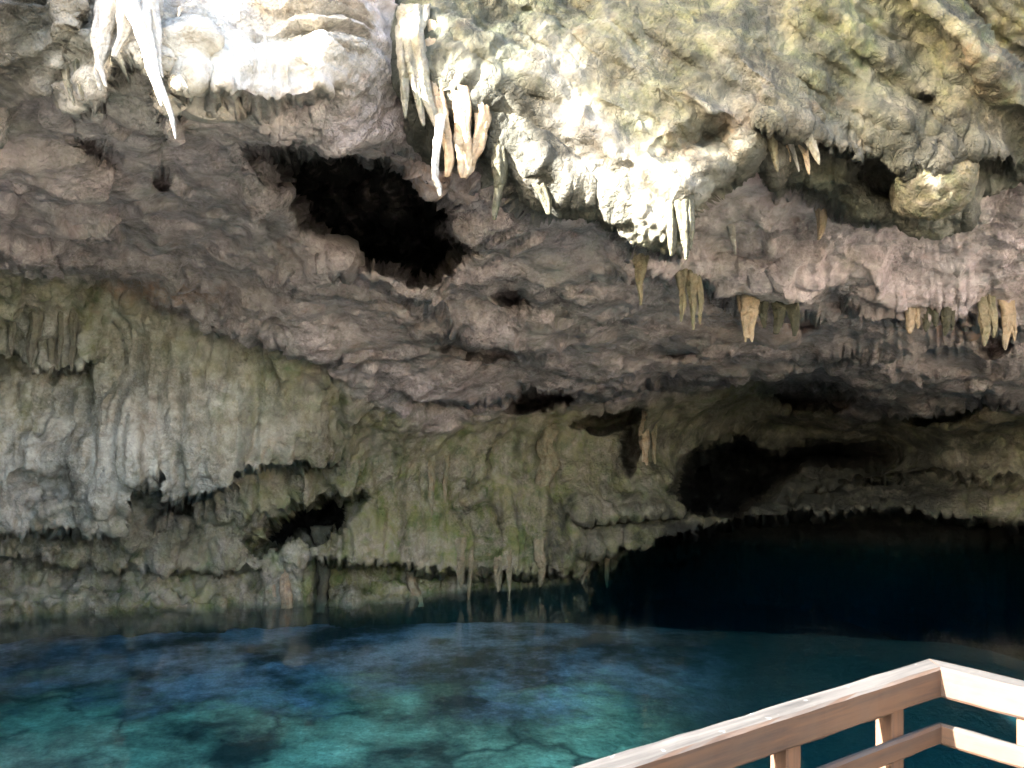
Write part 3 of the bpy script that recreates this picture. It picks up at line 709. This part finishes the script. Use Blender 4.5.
# ------------------------------------------------------------------ railing and deck
def wood_material(name, axis, c0, c1, weather=.0):
    k = NT(name)
    sc = {'X': (1.2, 22, 22), 'Z': (22, 22, 1.2)}[axis]
    co = k.coords(sc); n = k.noise(co, 1.0, 8, .65, .5)
    c = k.ramp(n, [(.36, c0), (.60, c1)])
    c = k.mix(k.ramp(k.noise(k.coords(), 4, 6, .6), [(.4, (0,)*3), (.65, (.45,)*3)]), c, (.05, .03, .018, 1))
    kn = k.n('ShaderNodeTexVoronoi', {'Vector': k.coords((2.2, 5, 5)), 'Scale': 1.0}).outputs[0]
    c = k.mix(k.ramp(kn, [(.05, (.75,)*3), (.11, (0,)*3)]), c, (.022, .012, .007, 1))
    if weather:
        nz_ = k.n('ShaderNodeSeparateXYZ', {0: k.n('ShaderNodeNewGeometry').outputs['Normal']}).outputs[2]
        top = k.ramp(nz_, [(.55, (0,)*3), (.85, (weather,)*3)])
        gr = k.ramp(n, [(.34, (.007, .0069, .0068)), (.62, (.042, .041, .040))])
        sp = k.noise(k.coords(), 16, 4, .6)
        gr = k.mix(k.ramp(sp, [(.66, (0,)*3), (.72, (.8,)*3)]), gr, (.25, .25, .245, 1))
        c = k.mix(top, c, gr)
    b = k.n('ShaderNodeBump', {'Height': n, 'Strength': .22, 'Distance': .006})
    bs = k.n('ShaderNodeBsdfPrincipled', {'Base Color': c, 'Roughness': .75, 'Normal': b.outputs[0]})
    k.link(bs.outputs[0], k.out.inputs[0]); return k.m
M_RAIL = wood_material('rail_timber', 'X', (.013, .0048, .0016), (.060, .0255, .0080), .95)
M_POST = wood_material('post_timber', 'Z', (.045, .019, .0075), (.105, .048, .020), .5)

import bmesh
def beam(name, a, b, wdt, hgt, mat, parent, end_a=0.0, end_b=0.0, mit_a=0.0, mit_b=0.0):
    """a beam with a on its inner top edge; grows outward by wdt, down by hgt; mitred ends"""
    a = np.array(a, float); b = np.array(b, float)
    d = b-a; L = np.linalg.norm(d); x = d/L
    hz = np.array([x[0], x[1], 0]); hz /= np.linalg.norm(hz)
    out = np.array([-hz[1], hz[0], 0])
    if (out*(a+b)/2)[:2].sum() < 0: out = -out
    y = out; z = np.cross(x, y);
    if z[2] < 0: z = -z
    nseg = max(2, int(L/.12))
    bm = bmesh.new(); rings = []
    rs_ = random.Random(len(name)+int(L*1000))
    bev = .012
    prof = [(bev, 0), (wdt-bev, 0), (wdt, -bev), (wdt, -hgt+bev), (wdt-bev, -hgt), (bev, -hgt), (0, -hgt+bev), (0, -bev)]
    for i in range(nseg+1):
        t = i/nseg; rg = []
        for (py, pz) in prof:
            xx = L*t
            if i == 0: xx += mit_a*py
            if i == nseg: xx += mit_b*py
            j = .0022
            rg.append(bm.verts.new((xx, py+rs_.uniform(-j, j), pz+rs_.uniform(-j, j))))
        rings.append(rg)
    for i in range(nseg):
        for j in range(8):
            bm.faces.new((rings[i][j], rings[i+1][j], rings[i+1][(j+1) % 8], rings[i][(j+1) % 8]))
    bm.faces.new(rings[0]); bm.faces.new(list(reversed(rings[-1])))
    bmesh.ops.recalc_face_normals(bm, faces=bm.faces)
    me = bpy.data.meshes.new(name); bm.to_mesh(me); bm.free()
    me.materials.append(mat)
    o = bpy.data.objects.new(name, me); COL.objects.link(o); o.parent = parent
    from mathutils import Matrix
    o.matrix_local = Matrix(((x[0], y[0], z[0], a[0]), (x[1], y[1], z[1], a[1]), (x[2], y[2], z[2], a[2]), (0, 0, 0, 1)))
    return o, y

rail = bpy.data.objects.new('wooden_railing', None); COL.objects.link(rail)
tag(rail, 'two bar wooden railing of the viewing deck turning a corner over the water', 'railing')
C1 = px_at(940.8, 667.5, 4.30); L1 = px_at(622, 768, 3.2); R1 = px_at(1024, 688, 4.07)
C2 = px_at(941.8, 724.6, 4.30)
dL = (L1-C1)/np.linalg.norm(L1-C1); dR = (R1-C1)/np.linalg.norm(R1-C1)
Lend = C1+dL*3.4; Rend = C1+dR*2.6
def outw(d):
    o_ = np.array([-d[1], d[0], 0]); o_ /= np.linalg.norm(o_)
    return o_ if (o_*C1).sum() > 0 else -o_
oL, oR = outw(dL), outw(dR)
# mitre: the outer corner lies where both outer edges meet
cosang = float(np.dot(dL[:2], dR[:2])/np.linalg.norm(dL[:2])/np.linalg.norm(dR[:2])); ang = math.acos(cosang)
mit = 1/math.tan(ang/2)
Wt, Ht = .125, .142
def lrail(z0, a, d, sgn_): pass
beam('top_rail', Lend, C1-dL*.001, Wt, Ht, M_RAIL, rail, mit_b=mit)
beam('top_rail', C1+dR*.002, Rend, Wt, Ht, M_RAIL, rail, mit_a=-mit)
low = C2-C1
beam('lower_rail', Lend+low, C2-dL*.001, .04, .095, M_RAIL, rail, mit_b=mit)
beam('lower_rail', C2+dR*.002, Rend+low, .04, .098, M_RAIL, rail, mit_a=-mit)
DECK_Z = .72
def post(p, zt, dirv, outv):
    x = dirv*np.array([1, 1, 0]); x /= np.linalg.norm(x)
    bm = bmesh.new(); h = .045; ch = .006
    prof = [(-h+ch, -h), (h-ch, -h), (h, -h+ch), (h, h-ch), (h-ch, h), (-h+ch, h), (-h, h-ch), (-h, -h+ch)]
    rg = []
    for z in (-.35+DECK_Z-p[2], zt-p[2]):
        rg.append([bm.verts.new((a*x[0]+b*outv[0], a*x[1]+b*outv[1], z)) for a, b in prof])
    for j in range(8): bm.faces.new((rg[0][j], rg[0][(j+1) % 8], rg[1][(j+1) % 8], rg[1][j]))
    bm.faces.new(rg[0][::-1]); bm.faces.new(rg[1])
    bmesh.ops.recalc_face_normals(bm, faces=bm.faces)
    me = bpy.data.meshes.new('post'); bm.to_mesh(me); bm.free(); me.materials.append(M_POST)
    o = bpy.data.objects.new('post', me); COL.objects.link(o); o.parent = rail; o.location = Vector(p)
def on_line(u, d, off):
    # point on the rail line (moved outward) seen in column u
    q = C1+off; k = (u-CX)/F
    t = (q[0]-k*q[1])/(k*d[1]-d[0]); return q+d*t
for u in (889.5, 785.5):
    p = on_line(u, dL, oL*.086); post((p[0], p[1], DECK_Z), p[2]-Ht+.01, dL, oL)
for t in (2.15, 3.2):
    p = C1+oL*.086+dL*t; post((p[0], p[1], DECK_Z), p[2]-Ht+.01, dL, oL)
for u in (1030,):
    p = on_line(u, dR, oR*.087); post((p[0], p[1], DECK_Z), p[2]-Ht+.01, dR, oR)
for t in (1.5, 2.5):
    p = C1+oR*.087+dR*t; post((p[0], p[1], DECK_Z), p[2]-Ht+.01, dR, oR)

# the deck the railing stands on
deck = bpy.data.objects.new('viewing_deck', None); COL.objects.link(deck)
tag(deck, 'plank viewing deck carrying the railing above the pool', 'deck')
hL = dL*np.array([1, 1, 0]); hL /= np.linalg.norm(hL)
perp = -oL
nb = 22; VVd = []; FFd = []
def box_pts(o_, x, y, lx, ly, z0, z1):
    b = len(VVd)
    for z in (z0, z1):
        for sx, sy in ((0, 0), (1, 0), (1, 1), (0, 1)): VVd.append(o_+x*lx*sx+y*ly*sy+np.array([0, 0, z]))
    FFd.extend([(b, b+3, b+2, b+1), (b+4, b+5, b+6, b+7), (b, b+1, b+5, b+4), (b+1, b+2, b+6, b+5), (b+2, b+3, b+7, b+6), (b+3, b, b+4, b+7)])
c0 = np.array([C1[0], C1[1], 0])
for i in range(nb):
    box_pts(c0+perp*(.0+i*.15)-hL*(-.0), hL, perp, 3.6, .143, DECK_Z-.04, DECK_Z)
mesh_obj('deck_planks', VVd, FFd, M_RAIL, deck, smooth=False)
VVd = []; FFd = []
for t in (.2, 1.7, 3.2):
    box_pts(c0+hL*t+perp*.0, hL, perp, .09, 3.2, DECK_Z-.19, DECK_Z-.042)
    for s in (.2, 2.8): box_pts(c0+hL*(t-.03)+perp*s, hL, perp, .15, .15, -5, DECK_Z-.19)
mesh_obj('deck_frame', VVd, FFd, M_POST, deck, smooth=False)

# ------------------------------------------------------------------ unseen trees added on the left rim to shade and dapple the cliff
def leaf_material():
    k = NT('leaf_green'); c = k.ramp(k.noise(k.coords(), 3, 4), [(.3, (.03, .07, .015)), (.7, (.10, .16, .04))])
    bs = k.n('ShaderNodeBsdfPrincipled', {'Base Color': c, 'Roughness': .6})
    k.link(bs.outputs[0], k.out.inputs[0]); return k.m
M_LEAF = leaf_material(); M_BARK = rock_material('bark', False, (.08, .06, .045), (.2, .16, .12), (.2, 0, .2, 0), 0, 1)
def tree(x, y, zb, h, crowns, label, seed):
    rs_ = np.random.RandomState(seed)
    t_ = bpy.data.objects.new('added_shade_tree', None); COL.objects.link(t_); t_.location = (x, y, zb)
    tag(t_, label, 'tree', 'unseen trees added on the rim for shade')
    pr = [[(np.array([0, 0, -.4]), .28), (np.array([.1, .05, h*.3]), .2), (np.array([-.1, .1, h*.6]), .15), (np.array([0, 0, h]), .06)]]
    for cx, cy, cz, r in crowns:
        pr.append([(np.array([0, 0, h*.6]), .06), (np.array([cx*.5, cy*.5, (h*.6+cz)/2+.2]), .04), (np.array([cx, cy, cz]), .02)])
    v_, f_ = spike_mesh(pr, seed, 9, 12); mesh_obj('trunk', v_, f_, M_BARK, t_)
    VV, QQ = [], []
    for cx, cy, cz, r in crowns:
        n = int((900 if r > 1.05 else 110)*r*r)
        d = rs_.normal(size=(n, 3)); d /= np.linalg.norm(d, axis=1)[:, None]
        c = np.array([cx, cy, cz]) + d*(r*rs_.rand(n, 1)**.4)*np.array([1.2, 1.2, .75])
        for p in c:
            a_ = rs_.normal(size=3); a_ /= np.linalg.norm(a_); b_ = np.cross(a_, rs_.normal(size=3)); b_ /= np.linalg.norm(b_)
            L_, w_ = .17*rs_.uniform(.6, 1.3), .07
            i0 = len(VV); VV += [p-a_*L_, p+b_*w_, p+a_*L_, p-b_*w_]; QQ.append((i0, i0+1, i0+2, i0+3))
    mesh_obj('crown', np.array(VV), np.array(QQ), M_LEAF, t_, smooth=False)
tree(-9.6, 2.2, 5.0, 8.5, [(.4, 1.2, 6.9, 1.3), (1.2, -.6, 7.0, 1.2), (.2, .2, 8.4, 1.6), (.5, .9, 5.6, 1.05), (1.0, -.4, 5.5, .95)], 'leaning unseen tree added for shade nearest the upper left of the cavern mouth', 3)
tree(-9.2, .3, 4.4, 8.5, [(.3, .6, 7.4, 1.2), (-.5, .2, 8.8, 1.4), (1.2, 1.0, 7.5, 1.1), (.2, .9, 8.9, 1.5), (.4, -.2, 6.0, 1.0), (.3, .8, 6.2, 1.0)], 'short unseen tree added for dappled shade between two larger ones on the rim', 6)
tree(-13.5, -8.5, 5.6, 8.0, [(.8, .6, 6.4, 1.7), (-.8, -.6, 6.6, 1.8), (.3, 0, 8.0, 1.8)], 'taller added tree, unseen, on the rim behind the viewing deck', 4)

# ------------------------------------------------------------------ camera, light, world
cam = bpy.data.cameras.new('camera'); co_ = bpy.data.objects.new('camera', cam); COL.objects.link(co_)
co_.location = (0, 0, EYE); co_.rotation_euler = (math.radians(90), 0, 0)
cam.sensor_width = 36; cam.lens = 36*F/1024; cam.shift_y = (HZ-384)/1024; cam.clip_end = 20000; cam.clip_start = .05
S.camera = co_
SUN_AZ, SUN_EL = -119.0, 25.0     # azimuth from +Y towards +X
a, e = math.radians(SUN_AZ), math.radians(SUN_EL)
sv = Vector((math.sin(a)*math.cos(e), math.cos(a)*math.cos(e), math.sin(e)))
sun = bpy.data.lights.new('sun', 'SUN'); sun.energy = 4.5; sun.angle = math.radians(.5); sun.color = (1, .95, .87)
so = bpy.data.objects.new('sun', sun); COL.objects.link(so); so.rotation_euler = sv.to_track_quat('Z', 'Y').to_euler()
so.location = (-20, -12, 20)
W = bpy.data.worlds.new('World'); S.world = W; W.use_nodes = True
nt = W.node_tree; nt.nodes.clear()
wo = nt.nodes.new('ShaderNodeOutputWorld'); bg = nt.nodes.new('ShaderNodeBackground'); sk = nt.nodes.new('ShaderNodeTexSky')
sk.sky_type = 'NISHITA'; sk.sun_disc = False; sk.sun_elevation = e; sk.sun_rotation = a % (2*math.pi)
sk.air_density = 1.0; sk.dust_density = 4.0; sk.ozone_density = .6
bg.inputs[1].default_value = .082
nt.links.new(sk.outputs[0], bg.inputs[0]); nt.links.new(bg.outputs[0], wo.inputs[0])

vs = S.view_settings; vs.view_transform = 'Standard'; vs.look = 'None'; vs.gamma = 1; vs.exposure = 4.55; vs.use_curve_mapping = False
S.render.engine = 'CYCLES'
cy = S.cycles
cy.max_bounces = 8; cy.diffuse_bounces = 5; cy.glossy_bounces = 3; cy.transparent_max_bounces = 12; cy.volume_bounces = 0
cy.use_denoising = True; cy.use_adaptive_sampling = True; cy.adaptive_threshold = .025
cy.caustics_reflective = False; cy.caustics_refractive = False
cy.sample_clamp_indirect = 6
cy.pixel_filter_type = 'BLACKMAN_HARRIS'; cy.filter_width = 1.6
